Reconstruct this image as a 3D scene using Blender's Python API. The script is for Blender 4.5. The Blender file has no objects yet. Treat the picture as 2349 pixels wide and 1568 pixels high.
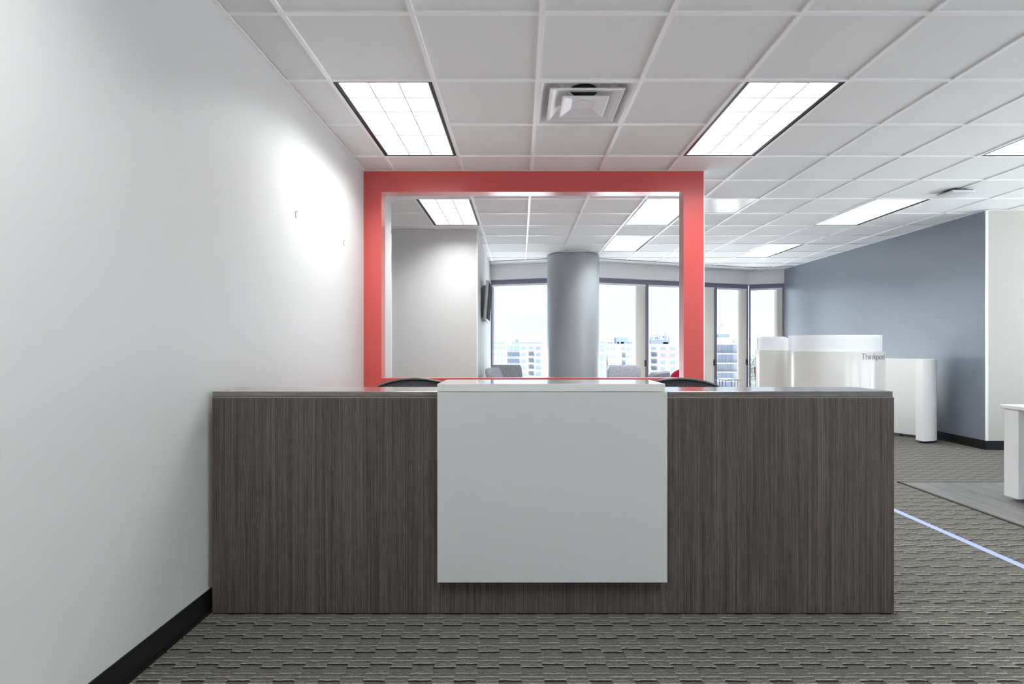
import bpy, bmesh, math, random
from mathutils import Vector, Matrix
random.seed(7)
R = math.radians
scene = bpy.context.scene
C = scene.collection

# ---------------------------------------------------------------- camera
FPX, CX, CY, W, H = 1186.35, 1192.8, 793.3, 2349.0, 1568.0
CAMZ = 1.19
cam_d = bpy.data.cameras.new('camera')
cam_d.sensor_fit = 'HORIZONTAL'; cam_d.sensor_width = 36.0
cam_d.lens = 36.0 * FPX / W
cam_d.shift_x = -(CX - W / 2) / W
cam_d.shift_y = (CY - H / 2) / W
cam_d.clip_start = 0.05; cam_d.clip_end = 3000
cam = bpy.data.objects.new('camera', cam_d); C.objects.link(cam)
cam.location = (0, 0, CAMZ); cam.rotation_euler = (R(90), 0, 0)
scene.camera = cam

# ---------------------------------------------------------------- light and exposure
SKY = 0.94
LAMP = 16.5          # watts of each ceiling light
LAMP_SPREAD = 138.0  # degrees, the cut-off of the parabolic louvers
SUN = 14.0
scene.view_settings.view_transform = 'Standard'
scene.view_settings.look = 'None'
scene.view_settings.gamma = 1.0
scene.view_settings.use_curve_mapping = False
scene.view_settings.exposure = 0.74
cyc = scene.cycles
cyc.max_bounces = 7; cyc.diffuse_bounces = 5; cyc.glossy_bounces = 3; cyc.transmission_bounces = 4; cyc.transparent_max_bounces = 8
cyc.caustics_reflective = False; cyc.caustics_refractive = False; cyc.sample_clamp_indirect = 20.0
cyc.use_adaptive_sampling = True; cyc.adaptive_threshold = 0.15; cyc.adaptive_min_samples = 16

world = bpy.data.worlds.new('overcast_sky'); scene.world = world
world.use_nodes = True
wn = world.node_tree; wn.nodes.clear()
wo = wn.nodes.new('ShaderNodeOutputWorld'); bg = wn.nodes.new('ShaderNodeBackground')
tc = wn.nodes.new('ShaderNodeTexCoord'); mp = wn.nodes.new('ShaderNodeMapping')
mp.inputs['Scale'].default_value = (1.2, 1.2, 7.0)
nz = wn.nodes.new('ShaderNodeTexNoise'); nz.inputs['Scale'].default_value = 2.2; nz.inputs['Detail'].default_value = 4
cr = wn.nodes.new('ShaderNodeValToRGB')
cr.color_ramp.elements[0].position = 0.35; cr.color_ramp.elements[0].color = (0.66, 0.80, 0.955, 1)
cr.color_ramp.elements[1].position = 0.65; cr.color_ramp.elements[1].color = (0.77, 0.88, 1.0, 1)
wn.links.new(tc.outputs['Generated'], mp.inputs[0]); wn.links.new(mp.outputs[0], nz.inputs[0])
wn.links.new(nz.outputs[0], cr.inputs[0]); wn.links.new(cr.outputs[0], bg.inputs[0])
bg.inputs[1].default_value = SKY
wn.links.new(bg.outputs[0], wo.inputs[0])

sun_d = bpy.data.lights.new('sun', 'SUN'); sun_d.energy = SUN; sun_d.angle = R(3)
sun = bpy.data.objects.new('sun', sun_d); C.objects.link(sun)
sun.rotation_euler = (R(30), 0, R(-18)); sun.location = (0, -20, 30)

# ---------------------------------------------------------------- helpers
def lin(c):
    return tuple(((v / 255) / 12.92 if v / 255 <= 0.04045 else ((v / 255 + 0.055) / 1.055) ** 2.4) for v in c)

def mat(name, rgb, rough=0.5, spec=0.5, metal=0.0, coat=0.0, bump=None, vary=None, trans=0.0, coat_rough=0.1, sheen=0.0):
    m = bpy.data.materials.new(name); m.use_nodes = True
    nt = m.node_tree; b = nt.nodes['Principled BSDF']
    col = lin(rgb)
    b.inputs['Base Color'].default_value = (*col, 1)
    b.inputs['Roughness'].default_value = rough
    b.inputs['Specular IOR Level'].default_value = spec
    b.inputs['Metallic'].default_value = metal
    b.inputs['Coat Weight'].default_value = coat
    b.inputs['Coat Roughness'].default_value = coat_rough
    b.inputs['Transmission Weight'].default_value = trans
    b.inputs['Sheen Weight'].default_value = sheen
    if bump or vary:
        t = nt.nodes.new('ShaderNodeTexCoord')
    if vary:   # (scale, amount)
        n = nt.nodes.new('ShaderNodeTexNoise'); n.inputs['Scale'].default_value = vary[0]; n.inputs['Detail'].default_value = 4
        r = nt.nodes.new('ShaderNodeValToRGB')
        a = vary[1]
        r.color_ramp.elements[0].position = 0.3; r.color_ramp.elements[1].position = 0.7
        r.color_ramp.elements[0].color = (*[v * (1 - a) for v in col], 1)
        r.color_ramp.elements[1].color = (*[min(1, v * (1 + a)) for v in col], 1)
        nt.links.new(t.outputs['Object'], n.inputs['Vector']); nt.links.new(n.outputs[0], r.inputs[0])
        nt.links.new(r.outputs[0], b.inputs['Base Color'])
    if bump:   # (scale, strength)
        n2 = nt.nodes.new('ShaderNodeTexNoise'); n2.inputs['Scale'].default_value = bump[0]; n2.inputs['Detail'].default_value = 3
        bp = nt.nodes.new('ShaderNodeBump'); bp.inputs['Strength'].default_value = bump[1]; bp.inputs['Distance'].default_value = 0.002
        nt.links.new(t.outputs['Object'], n2.inputs['Vector']); nt.links.new(n2.outputs[0], bp.inputs['Height'])
        nt.links.new(bp.outputs[0], b.inputs['Normal'])
    return m

def emit_mat(name, rgb, strength):
    m = bpy.data.materials.new(name); m.use_nodes = True
    nt = m.node_tree; nt.nodes.clear()
    o = nt.nodes.new('ShaderNodeOutputMaterial'); e = nt.nodes.new('ShaderNodeEmission')
    e.inputs[0].default_value = (*lin(rgb), 1); e.inputs[1].default_value = strength
    nt.links.new(e.outputs[0], o.inputs[0])
    m.cycles.emission_sampling = 'NONE'
    return m

def glass_mat(name, tint=(1, 1, 1), rough=0.0, ior=1.45, opaque=0.0, body=(240, 244, 250)):
    """thin pane: clear with a fresnel reflection, optionally a milky share"""
    m = bpy.data.materials.new(name); m.use_nodes = True
    nt = m.node_tree; nt.nodes.clear()
    o = nt.nodes.new('ShaderNodeOutputMaterial')
    tr = nt.nodes.new('ShaderNodeBsdfTransparent'); tr.inputs[0].default_value = (*tint, 1)
    gl = nt.nodes.new('ShaderNodeBsdfGlossy'); gl.inputs['Roughness'].default_value = rough
    fr = nt.nodes.new('ShaderNodeFresnel')      # same reflection from both sides of the thin sheet
    ge = nt.nodes.new('ShaderNodeNewGeometry'); mr = nt.nodes.new('ShaderNodeMapRange')
    mr.inputs['To Min'].default_value = ior; mr.inputs['To Max'].default_value = 1/ior
    nt.links.new(ge.outputs['Backfacing'], mr.inputs['Value']); nt.links.new(mr.outputs[0], fr.inputs[0])
    mx = nt.nodes.new('ShaderNodeMixShader')
    nt.links.new(fr.outputs[0], mx.inputs[0])
    base = tr
    if opaque:
        df = nt.nodes.new('ShaderNodeBsdfDiffuse'); df.inputs[0].default_value = (*lin(body), 1)
        tl = nt.nodes.new('ShaderNodeBsdfTranslucent'); tl.inputs[0].default_value = (*lin(body), 1)
        a = nt.nodes.new('ShaderNodeMixShader'); a.inputs[0].default_value = 0.5
        nt.links.new(df.outputs[0], a.inputs[1]); nt.links.new(tl.outputs[0], a.inputs[2])
        b = nt.nodes.new('ShaderNodeMixShader'); b.inputs[0].default_value = opaque
        nt.links.new(tr.outputs[0], b.inputs[1]); nt.links.new(a.outputs[0], b.inputs[2])
        base = b
    nt.links.new(base.outputs[0], mx.inputs[1]); nt.links.new(gl.outputs[0], mx.inputs[2])
    nt.links.new(mx.outputs[0], o.inputs[0])
    return m

def NB(): return bmesh.new()

def box(bm, x0, x1, y0, y1, z0, z1, bev=0.0, seg=2):
    v = [bm.verts.new(p) for p in ((x0,y0,z0),(x1,y0,z0),(x1,y1,z0),(x0,y1,z0),(x0,y0,z1),(x1,y0,z1),(x1,y1,z1),(x0,y1,z1))]
    fs = [bm.faces.new([v[i] for i in q]) for q in ((3,2,1,0),(4,5,6,7),(0,1,5,4),(1,2,6,5),(2,3,7,6),(3,0,4,7))]
    if bev:
        es = list({e for f in fs for e in f.edges})
        bmesh.ops.bevel(bm, geom=es, offset=bev, segments=seg, affect='EDGES', profile=0.5)
    return bm

def prism(bm, pts, z0, z1):
    """vertical prism from a plan polygon"""
    a = sum(pts[i][0]*pts[(i+1)%len(pts)][1]-pts[(i+1)%len(pts)][0]*pts[i][1] for i in range(len(pts)))
    if a < 0: pts = pts[::-1]
    lo = [bm.verts.new((p[0], p[1], z0)) for p in pts]; hi = [bm.verts.new((p[0], p[1], z1)) for p in pts]
    bm.faces.new(lo[::-1]); bm.faces.new(hi)
    n = len(pts)
    for i in range(n):
        bm.faces.new((lo[i], lo[(i+1)%n], hi[(i+1)%n], hi[i]))
    return bm

def fbox(bm, P, Q, t0, t1, n0, n1, z0, z1):
    """box along the plan line P-Q: t metres along it, n metres to its camera-side"""
    P = Vector(P); Q = Vector(Q); d = (Q - P).normalized(); n = Vector((d.y, -d.x))
    pts = [P + d*t + n*k for t, k in ((t0,n0),(t1,n0),(t1,n1),(t0,n1))]
    return prism(bm, [(p.x, p.y) for p in pts], z0, z1)

def tube(bm, pts, r, n=8, cap=True):
    pts = [Vector(p) for p in pts]; rings = []
    rr = r if isinstance(r, (list, tuple)) else [r]*len(pts)
    up = None
    for i, p in enumerate(pts):
        d = (pts[min(i+1, len(pts)-1)] - pts[max(i-1, 0)]).normalized()
        if up is None:
            up = Vector((0,0,1)) if abs(d.z) < 0.9 else Vector((1,0,0))
        s = d.cross(up).normalized(); up = s.cross(d).normalized()
        rings.append([bm.verts.new(p + (s*math.cos(a) + up*math.sin(a))*rr[i]) for a in (2*math.pi*k/n for k in range(n))])
    for a, b in zip(rings, rings[1:]):
        for k in range(n):
            bm.faces.new((a[k], a[(k+1)%n], b[(k+1)%n], b[k]))
    if cap:
        bm.faces.new(rings[0][::-1]); bm.faces.new(rings[-1])
    return bm

def lathe(bm, prof, n=24, c=(0, 0)):
    rings = []
    for r, z in prof:
        rings.append([bm.verts.new((c[0]+r*math.cos(2*math.pi*k/n), c[1]+r*math.sin(2*math.pi*k/n), z)) for k in range(n)])
    for a, b in zip(rings, rings[1:]):
        for k in range(n):
            bm.faces.new((a[k], a[(k+1)%n], b[(k+1)%n], b[k]))
    bm.faces.new(rings[0][::-1]); bm.faces.new(rings[-1])
    return bm

def mesh_from(name, bm, m, smooth=False):
    bmesh.ops.recalc_face_normals(bm, faces=bm.faces[:])
    me = bpy.data.meshes.new(name); bm.to_mesh(me); bm.free()
    me.materials.append(m)
    if smooth:
        me.polygons.foreach_set('use_smooth', [True]*len(me.polygons))
        me.set_sharp_from_angle(angle=R(38))
    return me

def tag(o, label=None, cat=None, group=None, kind=None):
    if label: o['label'] = label
    if cat: o['category'] = cat
    if group: o['group'] = group
    if kind: o['kind'] = kind
    return o

def rootM(o):
    m = Matrix.Identity(4)
    while o is not None:
        m = Matrix.LocRotScale(o.location, o.rotation_euler, o.scale) @ m
        o = o.parent
    return m

def obj(name, bm, m, parent=None, world=False, smooth=False, label=None):
    me = bm if isinstance(bm, bpy.types.Mesh) else mesh_from(name, bm, m, smooth)
    o = bpy.data.objects.new(name, me); C.objects.link(o)
    if parent is not None:
        if world: me.transform(rootM(parent).inverted())
        o.parent = parent
    if label: o['label'] = label
    return o

def thing(name, label, cat, loc=(0,0,0), rz=0.0, group=None):
    o = bpy.data.objects.new(name, None); C.objects.link(o)
    o.empty_display_size = 0.1
    o.location = loc; o.rotation_euler = (0, 0, rz)
    return tag(o, label, cat, group)

def struct(name, bm, m, smooth=False, label=None):
    o = obj(name, bm, m, smooth=smooth)
    return tag(o, label, None, None, 'structure')

def dup(root, loc, rz=0.0, label=None, parent=None):
    r = root.copy(); C.objects.link(r); r.location = loc; r.rotation_euler = (0, 0, rz); r.parent = parent
    if label: r['label'] = label
    for ch in list(root.children):
        c = ch.copy(); C.objects.link(c); c.parent = r
        for g in list(ch.children):
            d = g.copy(); C.objects.link(d); d.parent = c
    return r

def catmull(pts, n=8):
    P = [Vector(p) for p in pts]; out = []
    for i in range(len(P)-1):
        p0, p1, p2, p3 = P[max(i-1,0)], P[i], P[i+1], P[min(i+2,len(P)-1)]
        for k in range(n):
            t = k/n
            out.append(0.5*((2*p1)+(p2-p0)*t+(2*p0-5*p1+4*p2-p3)*t*t+(3*p1-p0-3*p2+p3)*t**3))
    out.append(P[-1]); return out

def ribbon(bm, path, th, z0, z1):
    """upright wall of thickness th along a plan path; z0, z1 numbers or lists"""
    n = len(path)
    def zz(z, i): return z[i] if isinstance(z, (list, tuple)) else z
    A = []
    for i, p in enumerate(path):
        d = (path[min(i+1,n-1)] - path[max(i-1,0)]).normalized(); s = Vector((d.y, -d.x))*th/2
        a, b = p + s, p - s
        A.append([bm.verts.new((a.x,a.y,zz(z0,i))), bm.verts.new((a.x,a.y,zz(z1,i))), bm.verts.new((b.x,b.y,zz(z1,i))), bm.verts.new((b.x,b.y,zz(z0,i)))])
    for u, v in zip(A, A[1:]):
        for k in range(4):
            bm.faces.new((u[k], u[(k+1)%4], v[(k+1)%4], v[k]))
    bm.faces.new(A[0][::-1]); bm.faces.new(A[-1])
    return bm

# ---------------------------------------------------------------- materials
M = {}
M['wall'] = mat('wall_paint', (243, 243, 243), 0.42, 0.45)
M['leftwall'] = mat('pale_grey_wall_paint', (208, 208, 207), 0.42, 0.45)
M['greywall'] = mat('grey_wall_paint', (204, 205, 204), 0.5, 0.4)
M['bluewall'] = mat('blue_grey_wall_paint', (108, 116, 128), 0.34, 0.6, coat=1.0, coat_rough=0.25)
M['beige'] = mat('beige_wall_paint', (192, 191, 184), 0.55, 0.4)
M['red'] = mat('red_paint', (204, 74, 72), 0.36, 0.5, coat=0.9, coat_rough=0.28)
M['bead'] = mat('white_corner_bead', (240, 240, 242), 0.4)
M['black_rubber'] = mat('black_rubber_base', (22, 23, 25), 0.42, 0.4)
M['tile'] = mat('mineral_fibre_tile', (239, 240, 240), 0.85, 0.2, vary=(300, 0.03))
M['tbar'] = mat('white_tbar', (253, 253, 254), 0.38, 0.5)
M['slab'] = mat('plenum_slab', (90, 90, 90), 0.9)
M['dark_slot'] = mat('dark_slot', (24, 25, 27), 0.6)
M['lamp'] = emit_mat('lamp_panel', (250, 252, 255), 1.9)
M['louver'] = mat('louver_white', (240, 241, 240), 0.3, 0.6)
M['housing'] = mat('fixture_frame', (44, 47, 50), 0.4, 0.5)
M['white_metal'] = mat('white_enamel', (238, 238, 240), 0.28, 0.5)
M['duct'] = mat('duct_black', (14, 15, 18), 0.8)
M['column'] = mat('column_grey_paint', (158, 163, 168), 0.36, 0.5, coat=0.4, coat_rough=0.3)
M['frame'] = mat('window_frame_purple_grey', (132, 128, 149), 0.4, 0.5)
M['glass'] = glass_mat('window_glass', (0.97, 0.985, 0.99))
M['vane'] = glass_mat('blind_fabric', (1, 1, 1), 0.6, 1.2, 0.999, (252, 250, 246))
M['rail'] = mat('blind_rail', (238, 239, 242), 0.4)
M['white_top'] = mat('white_gloss_top', (214, 214, 211), 0.2, 0.5, coat=1.0, coat_rough=0.03)
M['white_gloss'] = mat('white_gloss_laminate', (194, 194, 195), 0.22, 0.5)
M['white_matt'] = mat('white_matt_laminate', (238, 238, 238), 0.38, 0.45)
M['pod'] = mat('pod_gloss_white', (216, 215, 211), 0.14, 0.5, coat=0.5, coat_rough=0.05)
M['acrylic'] = glass_mat('frosted_acrylic', (0.96, 0.98, 1.0), 0.12, 1.45, 0.88, (250, 251, 253))
M['clear_acrylic'] = glass_mat('clear_acrylic', (0.96, 0.98, 0.99), 0.25, 1.3, 0.2)
M['ink'] = mat('charcoal_lettering', (58, 60, 66), 0.5)
M['chair_black'] = mat('chair_black_plastic', (38, 39, 42), 0.4, 0.5)
M['chair_rim'] = mat('chair_rim_grey', (70, 72, 75), 0.35, 0.5)
M['seat_black'] = mat('seat_fabric_black', (34, 34, 37), 0.85, 0.2, bump=(300, 0.2))
M['steel'] = mat('brushed_steel', (170, 172, 176), 0.3, 0.5, metal=0.9)
M['dark_wire'] = mat('dark_wire', (50, 54, 62), 0.4, 0.5, metal=0.5)
M['red_fabric'] = mat('raspberry_fabric', (150, 30, 64), 0.8, 0.2, bump=(160, 0.3), vary=(120, 0.25))
M['tape'] = mat('blue_tape', (150, 162, 220), 0.6, 0.3)
M['tv_body'] = mat('tv_silver_body', (186, 190, 198), 0.35, 0.5)
M['tv_screen'] = mat('tv_screen', (62, 62, 64), 0.9, 0.05)
M['mount'] = mat('tv_mount_steel', (182, 190, 206), 0.45, 0.5)
M['ap'] = mat('access_point_plastic', (226, 227, 229), 0.4)
M['bwhite'] = mat('render_white', (136, 138, 142), 0.8, 0.2)
M['bpink'] = mat('render_pink', (142, 112, 109), 0.8, 0.2)
M['bgrey'] = mat('render_blue_grey', (112, 118, 130), 0.8, 0.2)
M['bglass'] = mat('far_window_glass', (92, 106, 123), 0.25, 0.6)
M['broof'] = mat('roof_plant_grey', (92, 105, 122), 0.7, 0.3)
M['leaf'] = mat('pale_foliage', (112, 126, 116), 0.7, 0.3, vary=(0.8, 0.2))
M['bark'] = mat('tree_bark', (130, 122, 112), 0.9, 0.1)
M['ground'] = mat('street_ground', (228, 229, 230), 0.9, 0.1, vary=(0.05, 0.1))  # street colour raised this pale to bounce sunlight onto the ceiling

def node_mat(name):
    m = bpy.data.materials.new(name); m.use_nodes = True
    nt = m.node_tree
    return m, nt, nt.nodes['Principled BSDF']

def mathn(nt, op, a, b=None, c=None):
    n = nt.nodes.new('ShaderNodeMath'); n.operation = op
    for i, v in enumerate((a, b, c)):
        if v is None: continue
        if isinstance(v, (int, float)): n.inputs[i].default_value = v
        else: nt.links.new(v, n.inputs[i])
    return n.outputs[0]

def carpet_mat():
    m, nt, b = node_mat('striped_carpet')
    t = nt.nodes.new('ShaderNodeTexCoord'); s = nt.nodes.new('ShaderNodeSeparateXYZ')
    nt.links.new(t.outputs['Object'], s.inputs[0])
    x, y = s.outputs[0], s.outputs[1]
    # wobble of the tuft lines
    n0 = nt.nodes.new('ShaderNodeTexNoise'); n0.inputs['Scale'].default_value = 30; n0.inputs['Detail'].default_value = 2
    nt.links.new(t.outputs['Object'], n0.inputs['Vector'])
    wob = mathn(nt, 'MULTIPLY', mathn(nt, 'SUBTRACT', n0.outputs[0], 0.5), 0.009)
    row = mathn(nt, 'FLOOR', mathn(nt, 'DIVIDE', y, 0.0965))
    xs = mathn(nt, 'ADD', x, mathn(nt, 'MULTIPLY', row, 0.004))
    xs = mathn(nt, 'ADD', xs, mathn(nt, 'MULTIPLY', wob, 2.5))
    par = mathn(nt, 'PINGPONG', mathn(nt, 'FLOOR', mathn(nt, 'DIVIDE', xs, 0.0805)), 1.0)
    ys = mathn(nt, 'ADD', mathn(nt, 'ADD', y, wob), mathn(nt, 'MULTIPLY', par, 0.02))
    fr = mathn(nt, 'FRACT', mathn(nt, 'DIVIDE', ys, 0.0965))
    cr = nt.nodes.new('ShaderNodeValToRGB'); cr.color_ramp.interpolation = 'LINEAR'
    el = cr.color_ramp.elements
    stops = [(0.0,(22,22,25)),(0.068,(24,24,27)),(0.09,(104,103,100)),(0.115,(170,168,159)),(0.145,(160,158,150)),(0.165,(108,107,104)),(0.25,(112,111,107)),
             (0.28,(146,144,137)),(0.31,(104,103,100)),(0.38,(112,110,107)),(0.41,(78,77,78)),(0.45,(104,102,100)),(0.51,(172,170,161)),(0.54,(106,104,102)),(0.66,(104,103,101)),
             (0.69,(136,134,128)),(0.72,(98,97,96)),(0.86,(110,109,106)),(0.96,(96,95,94))]
    el[0].position = stops[0][0]; el[0].color = (*lin(stops[0][1]), 1)
    el[1].position = stops[-1][0]; el[1].color = (*lin(stops[-1][1]), 1)
    for p, c in stops[1:-1]:
        e = el.new(p); e.color = (*lin((c[0], c[1]*.99, c[2]*.97)), 1)
    nt.links.new(fr, cr.inputs[0])
    # fine yarn speckle, drawn out along the rows
    mp = nt.nodes.new('ShaderNodeMapping'); mp.inputs['Scale'].default_value = (34, 330, 1)
    nt.links.new(t.outputs['Object'], mp.inputs[0])
    n1 = nt.nodes.new('ShaderNodeTexNoise'); n1.inputs['Scale'].default_value = 1.0; n1.inputs['Detail'].default_value = 3; n1.inputs['Roughness'].default_value = 0.7
    nt.links.new(mp.outputs[0], n1.inputs['Vector'])
    n2 = nt.nodes.new('ShaderNodeTexNoise'); n2.inputs['Scale'].default_value = 240; n2.inputs['Detail'].default_value = 4; n2.inputs['Roughness'].default_value = 0.8
    nt.links.new(t.outputs['Object'], n2.inputs['Vector'])
    f = mathn(nt, 'ADD', mathn(nt, 'MULTIPLY', n1.outputs[0], 2.4), mathn(nt, 'MULTIPLY', n2.outputs[0], 3.2))
    f = mathn(nt, 'MAXIMUM', mathn(nt, 'SUBTRACT', f, 1.94), 0.12)
    mx = nt.nodes.new('ShaderNodeMix'); mx.data_type = 'RGBA'; mx.blend_type = 'MULTIPLY'; mx.inputs[0].default_value = 1.0
    cb = nt.nodes.new('ShaderNodeCombineColor')
    for i in range(3): nt.links.new(f, cb.inputs[i])
    nt.links.new(cr.outputs[0], mx.inputs[6]); nt.links.new(cb.outputs[0], mx.inputs[7])
    nt.links.new(mx.outputs[2], b.inputs['Base Color'])
    b.inputs['Roughness'].default_value = 0.95; b.inputs['Specular IOR Level'].default_value = 0.15
    bp = nt.nodes.new('ShaderNodeBump'); bp.inputs['Strength'].default_value = 0.5; bp.inputs['Distance'].default_value = 0.004
    nt.links.new(f, bp.inputs['Height']); nt.links.new(bp.outputs[0], b.inputs['Normal'])
    return m
M['carpet'] = carpet_mat()

def laminate_mat(name, along, base, rough=0.34, spec=0.5, streak=1.0):
    """dark wood-grain laminate; along = axis of the grain (0 x, 1 y, 2 z)"""
    m, nt, b = node_mat(name)
    t = nt.nodes.new('ShaderNodeTexCoord')
    def streaks(sc_across, sc_along, detail, dist=0.0):
        mp = nt.nodes.new('ShaderNodeMapping')
        s = [sc_across]*3; s[along] = sc_along
        mp.inputs['Scale'].default_value = s
        nt.links.new(t.outputs['Object'], mp.inputs[0])
        n = nt.nodes.new('ShaderNodeTexNoise'); n.inputs['Scale'].default_value = 1; n.inputs['Detail'].default_value = detail
        n.inputs['Roughness'].default_value = 0.65; n.inputs['Distortion'].default_value = dist
        nt.links.new(mp.outputs[0], n.inputs['Vector']); return n.outputs[0]
    a = streaks(330, 1.4, 3, 0.2); c = streaks(40, 0.5, 2, 0.3); d = streaks(420, 14, 2)
    f = mathn(nt, 'ADD', mathn(nt, 'ADD', mathn(nt, 'MULTIPLY', a, 0.55), mathn(nt, 'MULTIPLY', c, 0.15)), mathn(nt, 'MULTIPLY', d, 0.3))
    r = nt.nodes.new('ShaderNodeValToRGB')
    e = r.color_ramp.elements
    k = streak
    e[0].position = 0.40; e[0].color = (*lin([v*(1-0.30*k) for v in base]), 1)
    e[1].position = 0.61; e[1].color = (*lin([min(255, v*(1+0.34*k)) for v in base]), 1)
    q = e.new(0.5); q.color = (*lin(base), 1)
    nt.links.new(f, r.inputs[0]); nt.links.new(r.outputs[0], b.inputs['Base Color'])
    b.inputs['Roughness'].default_value = rough; b.inputs['Specular IOR Level'].default_value = spec
    bp = nt.nodes.new('ShaderNodeBump'); bp.inputs['Strength'].default_value = 0.25; bp.inputs['Distance'].default_value = 0.001
    nt.links.new(f, bp.inputs['Height']); nt.links.new(bp.outputs[0], b.inputs['Normal'])
    return m
M['lam_v'] = laminate_mat('laminate_vertical_grain', 2, (80, 73, 69), 0.42, 0.35)
M['lam_h'] = laminate_mat('laminate_horizontal_grain', 0, (98, 92, 89), 0.27, 0.5)
M['lam_h'].node_tree.nodes['Principled BSDF'].inputs['Coat Weight'].default_value = 1.0
M['lam_h'].node_tree.nodes['Principled BSDF'].inputs['Coat Roughness'].default_value = 0.17
M['plank'] = laminate_mat('vinyl_plank', 1, (104, 103, 102), 0.4, 0.4, 1.0)

def woven_mat(name, dark, light, scale):
    m, nt, b = node_mat(name)
    t = nt.nodes.new('ShaderNodeTexCoord')
    v = nt.nodes.new('ShaderNodeTexVoronoi'); v.inputs['Scale'].default_value = scale; v.distance = 'CHEBYCHEV'
    nt.links.new(t.outputs['Object'], v.inputs['Vector'])
    r = nt.nodes.new('ShaderNodeValToRGB')
    r.color_ramp.elements[0].position = 0.3; r.color_ramp.elements[0].color = (*lin(light), 1)
    r.color_ramp.elements[1].position = 0.5; r.color_ramp.elements[1].color = (*lin(dark), 1)
    nt.links.new(v.outputs['Distance'], r.inputs[0]); nt.links.new(r.outputs[0], b.inputs['Base Color'])
    b.inputs['Roughness'].default_value = 0.9; b.inputs['Specular IOR Level'].default_value = 0.15
    return m
M['grey_fabric'] = woven_mat('grey_woven_fabric', (112, 114, 124), (176, 177, 184), 150)

def net_mat():
    """chair netting: real holes too small to model, a lattice of thread over dark"""
    m, nt, b = node_mat('chair_netting')
    t = nt.nodes.new('ShaderNodeTexCoord')
    v = nt.nodes.new('ShaderNodeTexVoronoi'); v.inputs['Scale'].default_value = 150
    mp = nt.nodes.new('ShaderNodeMapping'); mp.inputs['Scale'].default_value = (1, 0.2, 0.75)
    nt.links.new(t.outputs['Object'], mp.inputs[0]); nt.links.new(mp.outputs[0], v.inputs['Vector'])
    v.inputs['Randomness'].default_value = 0.25
    r = nt.nodes.new('ShaderNodeValToRGB')
    r.color_ramp.elements[0].position = 0.25; r.color_ramp.elements[0].color = (*lin((30, 31, 34)), 1)
    r.color_ramp.elements[1].position = 0.5; r.color_ramp.elements[1].color = (*lin((150, 154, 160)), 1)
    nt.links.new(v.outputs['Distance'], r.inputs[0]); nt.links.new(r.outputs[0], b.inputs['Base Color'])
    b.inputs['Roughness'].default_value = 0.6
    return m
M['net'] = net_mat()

def perf_mat():
    m, nt, b = node_mat('perforated_white_panel')
    t = nt.nodes.new('ShaderNodeTexCoord')
    v = nt.nodes.new('ShaderNodeTexVoronoi'); v.inputs['Scale'].default_value = 110; v.inputs['Randomness'].default_value = 0.0
    nt.links.new(t.outputs['Object'], v.inputs['Vector'])
    r = nt.nodes.new('ShaderNodeValToRGB')
    r.color_ramp.elements[0].position = 0.24; r.color_ramp.elements[0].color = (*lin((165, 166, 168)), 1)
    r.color_ramp.elements[1].position = 0.3; r.color_ramp.elements[1].color = (*lin((232, 232, 234)), 1)
    nt.links.new(v.outputs['Distance'], r.inputs[0]); nt.links.new(r.outputs[0], b.inputs['Base Color'])
    b.inputs['Roughness'].default_value = 0.22
    return m
M['perf'] = perf_mat()

# ================================================================ THE ROOM
ZC = 2.745
XL, XR, YB = -1.39, 7.2, -1.8          # left wall, right wall, wall behind the camera
YR = 4.60                              # red frame
XBLUE, YBEIGE = 5.345, 5.93
XG, YG = -0.57, 6.957                  # corner of the grey partition
YLE = 5.585                            # left wall's end
XFL = -3.4
FA = [(-0.57, 9.963), (1.096, 9.475), (4.73, 10.67), (5.345, 10.457)]
TOPZ = 3.05

fl = struct('floor', prism(NB(), [(XFL-.2,YB-.2),(XR+.2,YB-.2),(XR+.2,6.1),(5.6,6.1),(5.6,10.7),(4.73,10.9),(1.1,9.7),(-.57,10.15),(XFL-.2,10.15)], -0.12, 0.0), M['carpet'],
            label='grey striped carpet floor')
# vinyl planks set into the carpet at the right, flush-edged with a metal strip
x0p, y1p = 3.31, 4.50
PW = 0.18
variants = []
for k, (l, r_) in enumerate(((1.2, 0), (1.2, 1))):
    b = NB(); box(b, 0, PW-0.002, 0, 1.198, 0, 0.006)
    variants.append(mesh_from('plank', b, M['plank']))
for i in range(20):
    y = y1p - (0.0, 0.45, 0.85, 0.2, 0.65)[i % 5]
    x = x0p + 0.012 + i*PW
    if x + PW > XR: break
    first = y1p
    ends = [y1p]
    while y > YB:
        ends.append(y) if y < y1p - .05 else None
        y -= 1.2
    ends.append(YB)
    for a, b_ in zip(ends, ends[1:]):
        if a - b_ < 0.05: continue
        o = bpy.data.objects.new('plank', variants[0]); C.objects.link(o); o.parent = fl
        o.location = (x, b_ + 0.001, 0.0); o.scale = (1, (a-b_)/1.2, 1)
b = NB(); box(b, x0p-.012, x0p+.012, YB, y1p+.012, 0, .008); box(b, x0p-.012, XR, y1p-.0, y1p+.024, 0, .008)
struct('trim_1', b, mat('transition_strip', (64, 63, 62), 0.6), label='grey transition strip between carpet and vinyl planks')

# ---- walls
wl = struct('wall_left', box(NB(), XL-.12, XL, YB-.1, YLE, -.05, TOPZ), M['leftwall'], label='white left wall beside the reception desk')
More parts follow.
